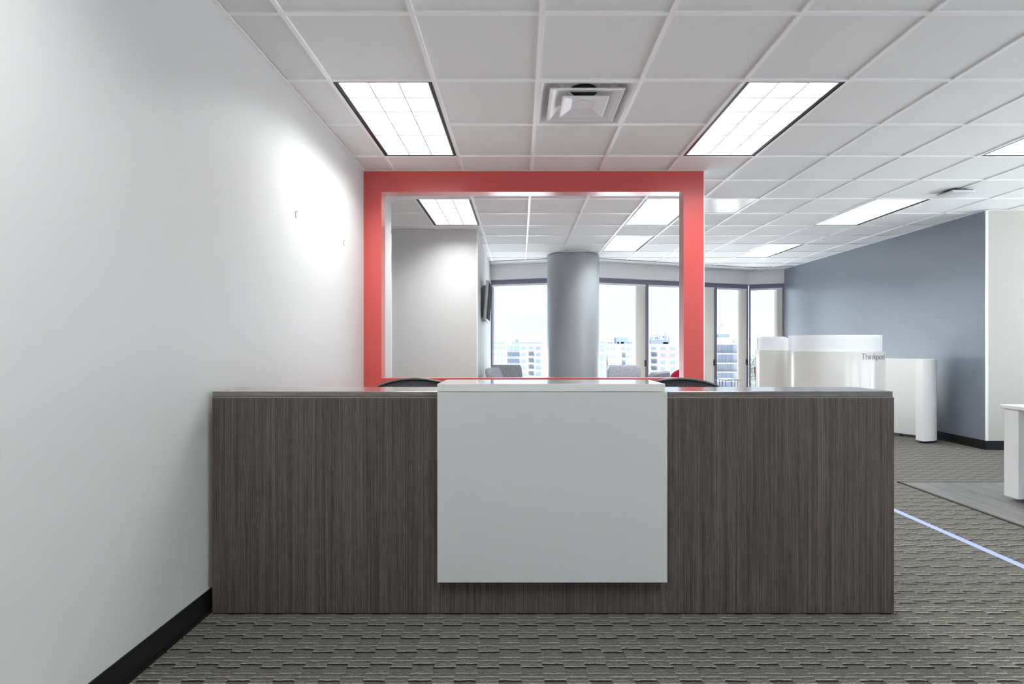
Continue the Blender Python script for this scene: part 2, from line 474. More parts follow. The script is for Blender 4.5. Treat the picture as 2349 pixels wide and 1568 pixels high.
# glass side out of view at the far right, added to brighten the ceiling
def added_glazing(n, P, Q, name):
    L = (Vector(Q)-Vector(P)).length; b = NB(); g = NB()
    fbox(b, P, Q, 0, L, -.12, 0, -.05, .12); fbox(b, P, Q, 0, L, -.12, 0, 2.64, TOPZ)
    k = max(1, round(L/1.6))
    for i in range(k+1):
        a = min(max(L*i/k-.03, 0), L-.06); fbox(b, P, Q, a, a+.06, -.12, 0, .12, 2.64)
    w = struct('window_%d' % n, b, M['frame'], label=name)
    for i in range(k):
        obj('pane', fbox(NB(), P, Q, L*i/k+.03, L*(i+1)/k-.03, -.07, -.06, .12, 2.64), M['glass'], w)
struct('wall_behind', box(NB(), XL-.12, XR+.12, YB-.12, YB, -.05, TOPZ), M['wall'])
added_glazing(6, (XR, YBEIGE), (XR, YB), 'unseen glazed side at the far right, added for fill light')
struct('added_sky_canopy', prism(NB(), [(XR+.12, YB-3), (XR+7, YB-3), (XR+7, YBEIGE), (XR+.12, YBEIGE)], TOPZ-.1, TOPZ), M['wall'], label='unseen canopy added outside the glazed side to block the sky')  # added out of view, keeps high sky light off the room's walls
struct('wall_beige', box(NB(), XBLUE+.004, XR+.12, YBEIGE, YBEIGE+.12, -.05, TOPZ), M['beige'], label='beige wall at the far right')
struct('wall_right', box(NB(), XBLUE, XBLUE+.12, YBEIGE+.12, 10.75, -.05, TOPZ), M['bluewall'], label='blue-grey wall on the right')
b = NB(); box(b, XBLUE, XBLUE+.0039, YBEIGE+.012, YBEIGE+.12, -.05, TOPZ)
struct('wall_right_return', b, M['bluewall'])
struct('trim_2', box(NB(), XBLUE-.003, XBLUE+.022, YBEIGE-.003, YBEIGE+.012, .1, ZC), M['bead'])
gw = struct('wall_grey', box(NB(), XFL, XG, YG, 10.15, -.05, TOPZ), M['greywall'], label='pale grey partition seen through the red opening')
struct('trim_3', box(NB(), XG-.012, XG+.002, YG-.002, YG+.012, .1, ZC-.002), M['bead'])
struct('trim_4', box(NB(), -1.775, -1.725, YG-.02, YG, 0, 2.70), M['bead'])
struct('wall_recess', box(NB(), XFL-.12, XFL, YLE-.12, YG+.1, -.05, TOPZ), M['wall'])
struct('wall_recess_near', box(NB(), XFL, XL-.12, YLE-.12, YLE, -.05, TOPZ), M['wall'])
# baseboards
def baseb(name, pts):
    b = NB()
    for (P, Q) in zip(pts, pts[1:]):
        L = (Vector(Q)-Vector(P)).length
        fbox(b, P, Q, 0, L, 0, .005, 0, .105); fbox(b, P, Q, 0, L, .0045, .012, 0, .012)
    return struct(name, b, M['black_rubber'])
baseb('baseboard_left', [(XL, YB), (XL, YLE)])
baseb('baseboard_right', [(XBLUE, 10.45), (XBLUE, YBEIGE-.006)])
baseb('baseboard_beige', [(XBLUE-.012, YBEIGE), (XR, YBEIGE)])
baseb('baseboard_grey', [(XG-1.1, YG), (XG, YG)])
for o in bpy.data.objects:
    pass

# ---- red frame: one partition with a big opening
RX0, RX1, OX0, OX1, OZ0, OZ1, RT = XL, 1.633, -1.232, 1.455, 0.904, 2.560, 0.125
b = NB()
box(b, RX0, OX0, YR, YR+RT, 0, ZC); box(b, OX1, RX1, YR, YR+RT, 0, ZC)
box(b, OX0, OX1, YR, YR+RT, 0, OZ0); box(b, OX0, OX1, YR, YR+RT, OZ1, ZC)
wr = struct('wall_red', b, M['red'], label='red partition wall framing a wide open hatch')
obj('corner_bead', box(NB(), RX1, RX1+.008, YR-.001, YR+RT+.001, 0, ZC), M['bead'], wr)
obj('wall_angle', box(NB(), RX0, RX1+.02, YR-.022, YR, ZC-.001, ZC+.004), M['bead'], wr)

# ================================================================ CEILING
D = 0.6096; GX0, GY0 = -1.1165, 2.4256
slotA = lambda x: 9.356 - .2925*x
slotB = lambda x: 8.735 + .3287*x
slotC = lambda x: 10.28 - .3465*(x-4.73)
XV = 1.0
def halfplanes():
    def H(a, b, c): return lambda p: a*p[0] + b*p[1] - c        # keep >= 0
    z1 = [H(1,0,XL), H(-1,0,-XR), H(0,1,YB), H(0,-1,-YLE)]
    z2 = [H(1,0,XFL), H(-1,0,-XR), H(0,1,YLE), H(0,-1,-YBEIGE)]
    z3 = [H(1,0,XFL), H(-1,0,-XBLUE), H(0,1,YBEIGE), H(0,-1,-YG)]
    z4 = [H(1,0,XG), H(-1,0,-XV), H(0,1,YG), lambda p: slotA(p[0])-p[1]]
    z5 = [H(1,0,XV), H(-1,0,-XBLUE), H(0,1,YG), lambda p: slotB(p[0])-p[1], lambda p: slotC(p[0])-p[1]]
    return [z1, z2, z3, z4, z5]
ZONES = halfplanes()
def clip(poly, f):
    out = []
    for i, p in enumerate(poly):
        q = poly[(i+1) % len(poly)]; a, c = f(p), f(q)
        if a >= 0: out.append(p)
        if (a < 0) != (c < 0):
            t = a/(a-c); out.append((p[0]+(q[0]-p[0])*t, p[1]+(q[1]-p[1])*t))
    return out
def area(p): return abs(sum(p[i][0]*p[(i+1)%len(p)][1]-p[(i+1)%len(p)][0]*p[i][1] for i in range(len(p))))/2 if len(p) > 2 else 0
def inside(x, y): return any(all(f((x, y)) >= 0 for f in z) for z in ZONES)

LIGHTS = [  # column, row, label
    (0, 1, 'louvred ceiling light over the reception desk, nearest the left wall'),
    (4, 1, 'louvred ceiling light over the right half of the reception desk'),
    (8, 1, 'louvred ceiling light cut off by the right edge of the picture'),
    (0, 5, 'louvred ceiling light seen at the left inside the red opening'),
    (4, 5, 'louvred ceiling light half hidden by the right post of the red frame'),
    (4, 8, 'small-looking louvred ceiling light right of the round grey column'),
    (8, 5, 'louvred ceiling light on the open right side next to the wireless access point'),
    (8, 9, 'farthest louvred ceiling light near the blue-grey wall and windows'),
    (0, -4, 'louvred ceiling light behind the viewer by the left wall'),
    (4, -4, 'louvred ceiling light behind the viewer, above the open floor'),
    (8, -4, 'louvred ceiling light behind the viewer, far right'),
]
taken = {}
for j, k, _ in LIGHTS:
    taken[(j, k)] = taken[(j, k+1)] = 'light'
taken[(2, 1)] = 'diffuser'; taken[(5, 5)] = 'grille'

ceil = struct('ceiling', prism(NB(), [(XFL-.2,YB-.2),(XR+.2,YB-.2),(XR+.2,6.1),(5.6,6.1),(5.6,10.7),(4.73,10.9),(1.1,9.7),(-.57,10.15),(XFL-.2,10.15)], TOPZ-.06, TOPZ+.05), M['slab'],
              label='white suspended tile ceiling')
TZ = ZC + 0.009
full = mesh_from('ceiling_tile', box(NB(), -D/2+.009, D/2-.009, -D/2+.009, D/2-.009, 0, .015), M['tile'])
jr = range(-5, 15); kr = range(-8, 15)
for j in jr:
    for k in kr:
        if (j, k) in taken: continue
        x0, y0 = GX0+j*D, GY0+k*D
        cell = [(x0,y0),(x0+D,y0),(x0+D,y0+D),(x0,y0+D)]
        pieces = []
        for z in ZONES:
            p = cell
            for f in z:
                p = clip(p, f)
                if len(p) < 3: break
            if len(p) >= 3 and area(p) > 1e-3: pieces.append(p)
        A = sum(area(p) for p in pieces)
        if A < 0.004: continue
        cx, cy = x0+D/2, y0+D/2
        if A > D*D*.995: me = full
        else:
            b = NB()
            for p in pieces: prism(b, [(q[0]-cx, q[1]-cy) for q in p], 0, .015)
            me = mesh_from('ceiling_tile', b, M['tile'])
        o = bpy.data.objects.new('ceiling_tile', me); C.objects.link(o); o.parent = ceil; o.location = (cx, cy, TZ)
# T-bars
BW = 0.012
def intervals(fn, a, b_, step=0.01):
    out = []; cur = None; n = int((b_-a)/step)
    for i in range(n+1):
        v = a + i*step
        if fn(v):
            if cur is None: cur = v
            last = v
        elif cur is not None:
            out.append((cur, last)); cur = None
    if cur is not None: out.append((cur, last))
    return out
for j in jr:
    x = GX0 + j*D
    for a, c in intervals(lambda y: inside(x, y), YB, 10.6):
        if c-a < .05: continue
        obj('ceiling_bar', box(NB(), x-BW, x+BW, a, c, ZC, ZC+.012), M['tbar'], ceil)
for k in kr:
    y = GY0 + k*D
    def ok(x):
        j = math.floor((x-GX0)/D)
        return inside(x, y) and not (taken.get((j, k)) == 'light' and taken.get((j, k-1)) == 'light' and (j, k-1) in [(l[0], l[1]) for l in LIGHTS])
    for a, c in intervals(ok, XFL, XR):
        if c-a < .05: continue
        obj('ceiling_bar', box(NB(), a, c, y-BW, y+BW, ZC+.0004, ZC+.012), M['tbar'], ceil)
def angle(P, Q):
    b = NB(); L = (Vector(Q)-Vector(P)).length
    fbox(b, P, Q, 0, L, 0, .022, ZC-.0006, ZC+.004); return obj('wall_angle', b, M['tbar'], ceil)
angle((XL, YB), (XL, YR-.022)); angle((XL, YR+RT), (XL, YLE)); angle((XBLUE, 10.1), (XBLUE, YBEIGE)); angle((XBLUE, YBEIGE), (XR, YBEIGE))
angle((XFL, YG), (XG, YG)); angle((XG, 9.5), (XG, YG))

# slot diffuser, drywall strip and soffit along the glass
sl = [(XG, slotA(XG)), (XV, slotA(XV)), (4.73, 10.28), (XBLUE, slotC(XBLUE))]
bs, bd, bf = NB(), NB(), NB()
for i in range(3):
    P, Q = sl[i], sl[i+1]; L = (Vector(Q)-Vector(P)).length
    fbox(bs, P, Q, 0, L, -.035, -.002, ZC+.012, ZC+.02)
    prism(bd, [P, Q, FA[i+1], FA[i]], ZC+.0, ZC+.01) if False else None
    d = (Vector(Q)-Vector(P)).normalized(); n = Vector((d.y, -d.x))
    P2 = Vector(P) - n*.035; Q2 = Vector(Q) - n*.035
    prism(bd, [(P2.x,P2.y),(Q2.x,Q2.y),FA[i+1],FA[i]], ZC-.001, ZC+.03)
    L2 = (Vector(FA[i+1])-Vector(FA[i])).length
    fbox(bf, FA[i], FA[i+1], 0, L2, -.16, 0, 2.46, TOPZ)
so = struct('wall_soffit', bf, M['wall'], label='white dropped soffit above the windows')
obj('soffit_strip', bd, M['wall'], so)
obj('slot_diffuser', bs, M['dark_slot'], so, label='dark linear air slot')
b = NB()
for i in range(3):
    fbox(b, FA[i], FA[i+1], 0, (Vector(FA[i+1])-Vector(FA[i])).length, -.16, -.0, -.12, .10)
struct('wall_window_kerb', b, M['wall'])

# ================================================================ WINDOWS
def facade_t(seg, x):
    P, Q = Vector(FA[seg]), Vector(FA[seg+1]); return (x-P.x)/(Q.x-P.x)*(Q-P).length
def window(n, seg, t0, t1, latch=True):
    P, Q = FA[seg], FA[seg+1]; b = NB(); f = .03
    for (a, c, z0, z1) in ((t0, t0+f, .10, 2.46), (t1-f, t1, .10, 2.46), (t0+f, t1-f, 2.375, 2.46), (t0+f, t1-f, .10, .16)):
        fbox(b, P, Q, a, c, -.13, -.03, z0, z1)
    fbox(b, P, Q, t0, t1, -.03, -.012, 2.435, 2.46)
    w = struct('window_%d' % n, b, M['frame'], label='floor-to-soffit window with purple-grey frame')
    obj('pane', fbox(NB(), P, Q, t0+f, t1-f, -.095, -.085, .16, 2.375), M['glass'], w)
    if latch:
        obj('latch', fbox(NB(), P, Q, t1-f-.022, t1-f+.004, -.045, -.01, .80, .92), M['housing'], w)
tA1 = (Vector(FA[1])-Vector(FA[0])).length; tB1 = (Vector(FA[2])-Vector(FA[1])).length; tC1 = (Vector(FA[3])-Vector(FA[2])).length
tm1, tm2 = facade_t(1, 2.457), facade_t(1, 3.964)
WINS = [(0, 0.0, tA1), (1, 0.0, tm1), (1, tm1, tm2), (1, tm2, tB1), (2, 0.0, tC1)]
for i, (s, a, c) in enumerate(WINS): window(i+1, s, a, c, i in (1, 2, 3))

def blind(seg, t0, t1, n, ts, label):
    """vertical blind: rail over the window, vanes drawn together at the right"""
    P, Q = Vector(FA[seg]), Vector(FA[seg+1]); d = (Q-P).normalized()
    base = P + d*t1
    t = thing('vertical_blind', label, 'blind', (base.x, base.y, 0.17), 0, 'vertical blinds at the windows')
    obj('head_rail', fbox(NB(), P, Q, t0+.03, t1-.03, -.082, -.035, 2.335, 2.374), M['rail'], t, world=True)
    for k in range(n):
        a = t1 - .045 - k*ts
        b = NB(); c = P + d*a; nn = Vector((d.y, -d.x))
        ang = R(38 + (k*37 % 17)); v = (d*math.cos(ang) + nn*math.sin(ang))*.034
        m_ = c - nn*.058
        w = Vector((-v.y, v.x)).normalized()*.0012
        # slightly bowed vane
        mid = m_ + Vector((-v.y, v.x)).normalized()*.005
        pts = [m_-v-w, mid-w, m_+v-w, m_+v+w, mid+w, m_-v+w]
        prism(b, [(p.x, p.y) for p in pts], .175, 2.335)
        obj('vane', b, M['vane'], t, world=True)
    bpy.data.objects.remove(bpy.data.objects[t.name]) if False else None
    return t
if True:
    blind(1, 0, tm1, 8, .026, 'vertical blind bunched beside the first mullion right of the column')
    blind(1, tm1, tm2, 10, .026, 'vertical blind bunched just right of the red frame post')
    blind(1, tm2, tB1, 8, .024, 'vertical blind bunched against the window corner above the glass table')
    blind(2, 0, tC1, 6, .022, 'vertical blind bunched where the windows meet the blue-grey wall')
    t = thing('vertical_blind', 'blind rail over the window left of the column, vanes drawn out of sight', 'blind', (0.0, 9.8, 2.335), 0, 'vertical blinds at the windows')
    obj('head_rail', fbox(NB(), FA[0], FA[1], .03, tA1-.03, -.082, -.035, 2.335, 2.374), M['rail'], t, world=True)

# ================================================================ COLUMN
b = NB(); lathe(b, [(.45, 0), (.45, ZC-.001)], 72, (0, 0))
col = obj('column', b, M['column'], smooth=True); col.location = (.92, 8.975, 0)
tag(col, 'big round grey painted column in front of the windows', 'column')
obj('baseboard', lathe(NB(), [(.456, 0), (.456, .105), (.4505, .105)], 72), M['black_rubber'], col, smooth=True)

# ================================================================ CEILING LIGHTS
def make_light():
    t = thing('ceiling_light', LIGHTS[0][2], 'ceiling light', (0, 0, ZC), 0, 'louvred lights set in the tile ceiling')
    w, l = D/2-BW, D-BW            # half sizes of the opening
    dz = 0.085
    b = NB()                       # housing: dark frame with air slot, sides and lid
    for s in (-1, 1):
        box(b, *(sorted((s*w, s*(w-.022)))), -l, l, .004, .03)
        box(b, *(sorted((s*w, s*(w-.003)))), -l, l, .0, .004)
        box(b, -w+.022, w-.022, *(sorted((s*l, s*(l-.014)))), .003, .03)
    box(b, -w, w, -l, l, dz+.006, dz+.012)
    for s in (-1, 1):
        box(b, *(sorted((s*w, s*(w-.004)))), -l, l, .03, dz+.006); box(b, -w, w, *(sorted((s*l, s*(l-.004)))), .03, dz+.006)
    obj('housing', b, M['housing'], t)
    w2, l2 = w-.024, l-.015
    b = NB(); box(b, -w2, w2, -l2, l2, dz, dz+.004)
    obj('lamp_panel', b, M['lamp'], t)
    ld = bpy.data.lights.new('lamp', 'AREA'); ld.shape = 'RECTANGLE'; ld.size = 2*w2-.02; ld.size_y = 2*l2-.02
    ld.energy = LAMP; ld.spread = R(LAMP_SPREAD); ld.color = (0.965, 1.0, 0.985)
    lo = bpy.data.objects.new('lamp', ld); C.objects.link(lo); lo.parent = t; lo.location = (0, 0, .005)
    def blade(hor, c, a0, a1, th):
        """parabolic blade: thin at the foot, thicker at the top"""
        b = NB(); z0, z1, zm = .006, dz-.004, .04
        if th == 0: prof = [(-.0015, z0), (.0015, z0), (.0015, z1), (-.0015, z1)]
        else: prof = [(-.0028, z0), (.0028, z0), (.005, zm), (.011, z1), (-.011, z1), (-.005, zm)]
        A, B = [], []
        for p, z in prof:
            A.append(b.verts.new((a0, c+p, z) if hor else (c+p, a0, z))); B.append(b.verts.new((a1, c+p, z) if hor else (c+p, a1, z)))
        n = len(prof); b.faces.new(A); b.faces.new(B[::-1])
        for i in range(n): b.faces.new((A[i], A[(i+1)%n], B[(i+1)%n], B[i]))
        return b
    for i in (1, 2): obj('louver_blade', blade(False, -w2 + 2*w2*i/3, -l2, l2, 1), M['louver'], t)
    for i in range(1, 6): obj('cross_blade', blade(True, -l2 + 2*l2*i/6, -w2, w2, 1), M['louver'], t)
    b = NB()
    for s in (-1, 1):
        box(b, *(sorted((s*w2, s*(w2-.004)))), -l2, l2, .006, dz-.002); box(b, -w2, w2, *(sorted((s*l2, s*(l2-.003)))), .006, dz-.002)
    obj('reflector_rim', b, M['louver'], t)
    return t
proto = make_light()
for i, (j, k, lab) in enumerate(LIGHTS):
    p = (GX0+(j+.5)*D, GY0+(k+1)*D, ZC)
    if i == 0: proto.location = p; proto['label'] = lab
    else: dup(proto, p, 0, lab)

# ================================================================ AIR DIFFUSER
def sq_frustum(bm, h0, z0, h1, z1, th=None):
    lo = [bm.verts.new((sx*h0, sy*h0, z0)) for sx, sy in ((-1,-1),(1,-1),(1,1),(-1,1))]
    hi = [bm.verts.new((sx*h1, sy*h1, z1)) for sx, sy in ((-1,-1),(1,-1),(1,1),(-1,1))]
    for i in range(4): bm.faces.new((lo[i], lo[(i+1)%4], hi[(i+1)%4], hi[i]))
    return lo, hi
def sq_ring(bm, prof):
    """closed square ring from a profile of (half width, z)"""
    rings = [[bm.verts.new((sx*h, sy*h, z)) for sx, sy in ((-1,-1),(1,-1),(1,1),(-1,1))] for h, z in prof]
    n = len(rings)
    for a in range(n):
        A, B = rings[a], rings[(a+1) % n]
        for i in range(4): bm.faces.new((A[i], A[(i+1)%4], B[(i+1)%4], B[i]))
    return bm
dcx, dcy = GX0+2.5*D, GY0+1.5*D
t = thing('air_diffuser', 'square white cone air diffuser in the ceiling between the two front lights', 'air vent', (dcx, dcy, ZC))
hw = D/2-BW
obj('pan', sq_ring(NB(), [(hw, .001), (hw-.016, .001), (hw-.03, .012), (.205, .072), (.099, .092), (.02, .093), (.02, .097), (.099, .097), (.21, .077), (hw-.024, .02), (hw, .02)]), M['white_metal'], t)
obj('duct_neck', lathe(NB(), [(.092, .0865), (.092, .0915)], 32), M['duct'], t, smooth=True, label='black round duct opening')
bmid = sq_ring(NB(), [(.228, -.004), (.222, -.008), (.205, -.005), (.165, .016), (.115, .027), (.115, .030), (.168, .020), (.21, .0), (.225, .0)])
obj('middle_cone', bmid, M['white_metal'], t)
b = NB(); b2 = sq_ring(b, [(.146, -.012), (.140, -.016), (.126, -.013), (.075, .004), (.02, .009), (.02, .012), (.078, .008), (.13, -.008), (.143, -.008)])
lathe(b, [(.06, .003), (.06, .0075)], 24)
obj('inner_cone', b, M['white_metal'], t)
for s in (-1, 1):
    for u in (-1, 1):
        obj('strap', tube(NB(), [(s*.22, u*.22, .07), (s*.18, u*.18, .05), (s*.06, u*.06, .02)], .007, 6), M['white_metal'], t)

# return grille
t = thing('return_grille', 'perforated white return air panel in the ceiling right of the red frame', 'air vent', (GX0+5.5*D, GY0+5.5*D, ZC))
b = NB(); sq_ring(b, [(hw, .0), (hw-.014, .0), (hw-.014, .012), (hw, .012)]); obj('frame', b, M['white_metal'], t)
obj('perforated_panel', box(NB(), -hw+.014, hw-.014, -hw+.014, hw-.014, .004, .008), M['perf'], t)

# wireless access point
t = thing('wireless_access_point', 'white square wireless access point clipped under the ceiling at the right', 'access point', (4.37, 5.20, ZC-.04), R(0))
obj('cover', box(NB(), -.115, .115, -.115, .115, 0, .022, .008, 3), M['ap'], t, smooth=True)
obj('back_plate', box(NB(), -.10, .10, -.10, .10, .022, .032, .002, 1), M['housing'], t)
obj('mount_clip', box(NB(), -.03, .03, -.03, .03, .032, .04), M['housing'], t)
obj('status_light', box(NB(), .02, .05, -.09, -.084, -.001, .0005), M['steel'], t)

# wall hooks
for i, (y, z, lab) in enumerate(((3.203, 2.006, 'tiny picture hook on the white wall, the one nearer the viewer'), (4.073, 2.005, 'tiny picture hook on the white wall, the one nearer the red frame'))):
    t = thing('wall_hook', lab, 'hook', (XL, y, z), 0, 'picture hooks on the left wall')
    obj('strip', box(NB(), 0, .0015, -.004, .004, -.022, .018), M['steel'], t)
    obj('nail', tube(NB(), [(0, 0, .012), (.012, .004, .02)], .003, 6), M['mount'], t)
    obj('hook', tube(NB(), [(.001, 0, -.018), (.006, 0, -.021), (.009, 0, -.016)], .0015, 6), M['steel'], t)

# ================================================================ RECEPTION DESK
YD = 2.295
DX0, DX1, SEAM = -1.366, 1.660, .5246
ZT = .989
t = thing('reception_desk', 'dark wood-grain reception desk with a raised white centre panel', 'desk', (.147, YD+.12, 0))
def P(name, b, m, smooth=False, label=None): return obj(name, b, m, t, world=True, smooth=smooth, label=label)
P('front_panel', box(NB(), DX0, SEAM-.0008, YD, YD+.028, .006, ZT-.029), M['lam_v'])
P('front_panel', box(NB(), SEAM+.0008, DX1, YD, YD+.028, .006, ZT-.029), M['lam_v'])
P('plinth', box(NB(), DX0+.01, DX1-.01, YD+.006, YD+.024, 0, .006), M['chair_black'])
P('lit_gap_strip', box(NB(), DX0, DX1, YD+.001, YD+.03, ZT-.029, ZT-.0255), mat('lit_gap_pale', (150, 146, 142), 0.4))  # pale strip paints in the edge-lit gap under the counter top
P('counter_top', box(NB(), DX0+.002, DX1-.006, YD-.002, YD+.258, ZT-.0255, ZT, .0025, 2), M['lam_h'])
for a in (DX0, DX1-.028):
    b = NB(); box(b, a, a+.028, YD+.028, YD+.256, .006, ZT-.029); box(b, a, a+.028, YD+.256, YD+.76, .006, .71)
    P('side_panel', b, M['lam_v'])
P('side_panel', box(NB(), SEAM-.014, SEAM+.014, YD+.028, YD+.62, .006, .71), M['lam_v'])
P('work_surface', box(NB(), DX0+.028, DX1-.028, YD+.028, YD+.74, .71, .737, .002, 1), M['lam_h'])
P('upper_panel', box(NB(), DX0+.028, DX1-.028, YD+.228, YD+.248, .737, ZT-.0255), M['lam_v'])
P('white_panel', box(NB(), -.360, .6415, YD-.045, YD-.005, .161, .990, .0015, 1), M['white_gloss'], label='glossy white front panel')
P('white_top', box(NB(), -.360, .632, YD-.046, YD+.248, .9915, 1.0256, .0015, 1), M['white_top'], label='raised white counter top')
P('panel_cleat', box(NB(), -.30, .58, YD-.0055, YD+.001, .25, .95), M['chair_black'])

# ================================================================ OFFICE CHAIRS
def make_office_chair(label):
    """faces -Y (towards the desk), origin on the floor under the column"""
    t = thing('office_chair', label, 'chair', (0,0,0), 0, 'mesh-backed office chairs behind the desk')
    def back_outline(s, drop=0.0):
        # half outline: from bottom centre to top centre
        hw = [(0,.52),(.14,.522),(.20,.55),(.23,.62),(.255,.72),(.272,.82),(.276,.875),(.264,.908),(.225,.932),(.16,.954),(.085,.968),(0,.974)]
        return hw
    ho = back_outline(1)
    loop = [(x, z) for x, z in ho] + [(-x, z) for x, z in ho[-2:0:-1]]
    def yb(x, z): return .22 + .06*(z-.55) - .35*x*x + .04*math.sin((z-.5)*5)
    b = NB(); pts = [Vector((x, yb(x, z), z)) for x, z in loop]
    n = len(pts); rings = []
    cen = Vector((0, .24, .75))
    for i in range(n):
        d = (pts[(i+1)%n]-pts[i-1]).normalized(); o = Vector((0,1,0)); s = d.cross(o).normalized()
        rings.append([b.verts.new(pts[i] + (s*math.cos(a)*.010 + o*math.sin(a)*.014)) for a in (2*math.pi*k/8 for k in range(8))])
    for i in range(n):
        A, B = rings[i], rings[(i+1)%n]
        for k in range(8): b.faces.new((A[k], A[(k+1)%8], B[(k+1)%8], B[k]))
    obj('back_frame', b, M['chair_rim'], t, smooth=True)
    b = NB(); rows = []
    zs = [.52 + (.972-.52)*i/22 for i in range(23)]
    def half(z):
        for (x0, z0), (x1, z1) in zip(ho, ho[1:]):
            if z0 <= z <= z1: return x0 + (x1-x0)*(z-z0)/max(1e-6, z1-z0)
        return 0
    for z in zs:
        h = max(half(z), .002); rows.append([b.verts.new((h*u, yb(h*u, z), z)) for u in (-1,-.75,-.5,-.25,0,.25,.5,.75,1)])
    for a, c in zip(rows, rows[1:]):
        for k in range(8): b.faces.new((a[k], a[k+1], c[k+1], c[k]))
    bmesh.ops.solidify(b, geom=b.faces[:], thickness=.003)
    obj('mesh_back', b, M['net'], t, smooth=True)
    obj('back_bar', tube(NB(), [(0,.10,.42),(0,.22,.43),(0,.27,.50),(0,.275,.66)], [.022,.022,.02,.016], 10), M['chair_black'], t, smooth=True)
    obj('lumbar_bar', tube(NB(), [(-.215,.25,.66),(-.1,.268,.66),(.1,.268,.66),(.215,.25,.66)], .011, 8), M['chair_black'], t, smooth=True)
    obj('seat', box(NB(), -.245, .245, -.27, .21, .435, .505, .03, 4), M['seat_black'], t, smooth=True)
    obj('seat_pan', box(NB(), -.15, .15, -.16, .16, .395, .437, .008, 2), M['chair_black'], t)
    for s in (-1, 1):
        a = obj('armrest', tube(NB(), [(s*.10,.02,.41),(s*.265,.02,.42),(s*.285,.02,.47),(s*.285,.0,.655)], .014, 8), M['chair_black'], t, smooth=True)
        obj('arm_pad', box(NB(), s*.285-.04, s*.285+.04, -.13, .12, .655, .68, .01, 3), M['chair_black'], a, smooth=True)
    obj('gas_lift', lathe(NB(), [(.026,.09),(.026,.27),(.016,.27),(.016,.40)], 16), M['steel'], t, smooth=True)
    hub = obj('base', lathe(NB(), [(.045,.06),(.05,.10),(.035,.13)], 16), M['chair_black'], t, smooth=True)
    for k in range(5):
        a = 2*math.pi*k/5 + .3; c, s = math.cos(a), math.sin(a)
        obj('base_spoke', tube(NB(), [(c*.03,s*.03,.10),(c*.16,s*.16,.085),(c*.30,s*.30,.07)], [.024,.02,.014], 8), M['chair_black'], hub, smooth=True)
        w = obj('caster', tube(NB(), [(c*.30-s*.02, s*.30+c*.02, .028),(c*.30+s*.02, s*.30-c*.02, .028)], .028, 14), M['chair_black'], t, smooth=True)
        obj('caster_stem', tube(NB(), [(c*.30,s*.30,.05),(c*.30,s*.30,.075)], .008, 6), M['steel'], w)
    return t
# top of back at z .976 in the photo
oc = make_office_chair('black mesh office chair behind the left half of the reception desk')
oc.location = (-.69, 3.13, 0)
dup(oc, (1.035, 3.13, 0), R(-4), 'black mesh office chair behind the right half of the reception desk')

# ================================================================ LOUNGE CHAIRS
def make_lounge(label):
    """faces -Y, origin on the floor"""
    t = thing('lounge_chair', label, 'armchair', (0,0,0), 0, 'grey woven lounge chairs around the column')
    obj('seat', box(NB(), -.27, .27, -.30, .20, .28, .45, .035, 4), M['grey_fabric'], t, smooth=True)
    # back: wide at the foot, tapering up, leaning and with a rounded top edge
    b = NB(); rings = []
    for z, hw, y, th in ((.24,.285,.19,.07),(.40,.285,.20,.075),(.58,.278,.225,.07),(.74,.262,.262,.062),(.82,.252,.283,.055),(.86,.242,.294,.045),(.88,.225,.298,.025)):
        ring = []
        for k in range(28):
            a = 2*math.pi*k/28; ca, sa = math.cos(a), math.sin(a)
            x = hw*math.copysign(abs(ca)**.28, ca); yy = th*math.copysign(abs(sa)**.45, sa)
            ring.append(b.verts.new((x, y + yy - .28*x*x, z)))
        rings.append(ring)
    for A, B in zip(rings, rings[1:]):
        for k in range(28): b.faces.new((A[k], A[(k+1)%28], B[(k+1)%28], B[k]))
    b.faces.new(rings[0][::-1]); b.faces.new(rings[-1])
    obj('backrest', b, M['grey_fabric'], t, smooth=True)
    for s in (-1, 1):
        obj('arm', box(NB(), *sorted((s*.265, s*.33)), -.29, .17, .26, .60, .03, 4), M['grey_fabric'], t, smooth=True)
        for y in (-.25, .16):
            obj('leg', tube(NB(), [(s*.25, y, .28), (s*.27, y*1.08, 0)], [.02, .012], 10), M['steel'], t, smooth=True)
    return t
lc = make_lounge('grey woven lounge chair half hidden by the partition corner, nearest the television')
lc.location = (-.12, 7.32, 0); lc.rotation_euler = (0, 0, R(76))
dup(lc, (-.225, 8.24, 0), R(0), 'grey woven lounge chair left of the column, its back facing the windows')
dup(lc, (1.66, 8.12, 0), R(-6), 'grey woven lounge chair just right of the column in front of a blind')
dup(lc, (1.50, 6.52, 0), R(-128), 'grey woven lounge chair beside the right post of the red frame, lowest looking')

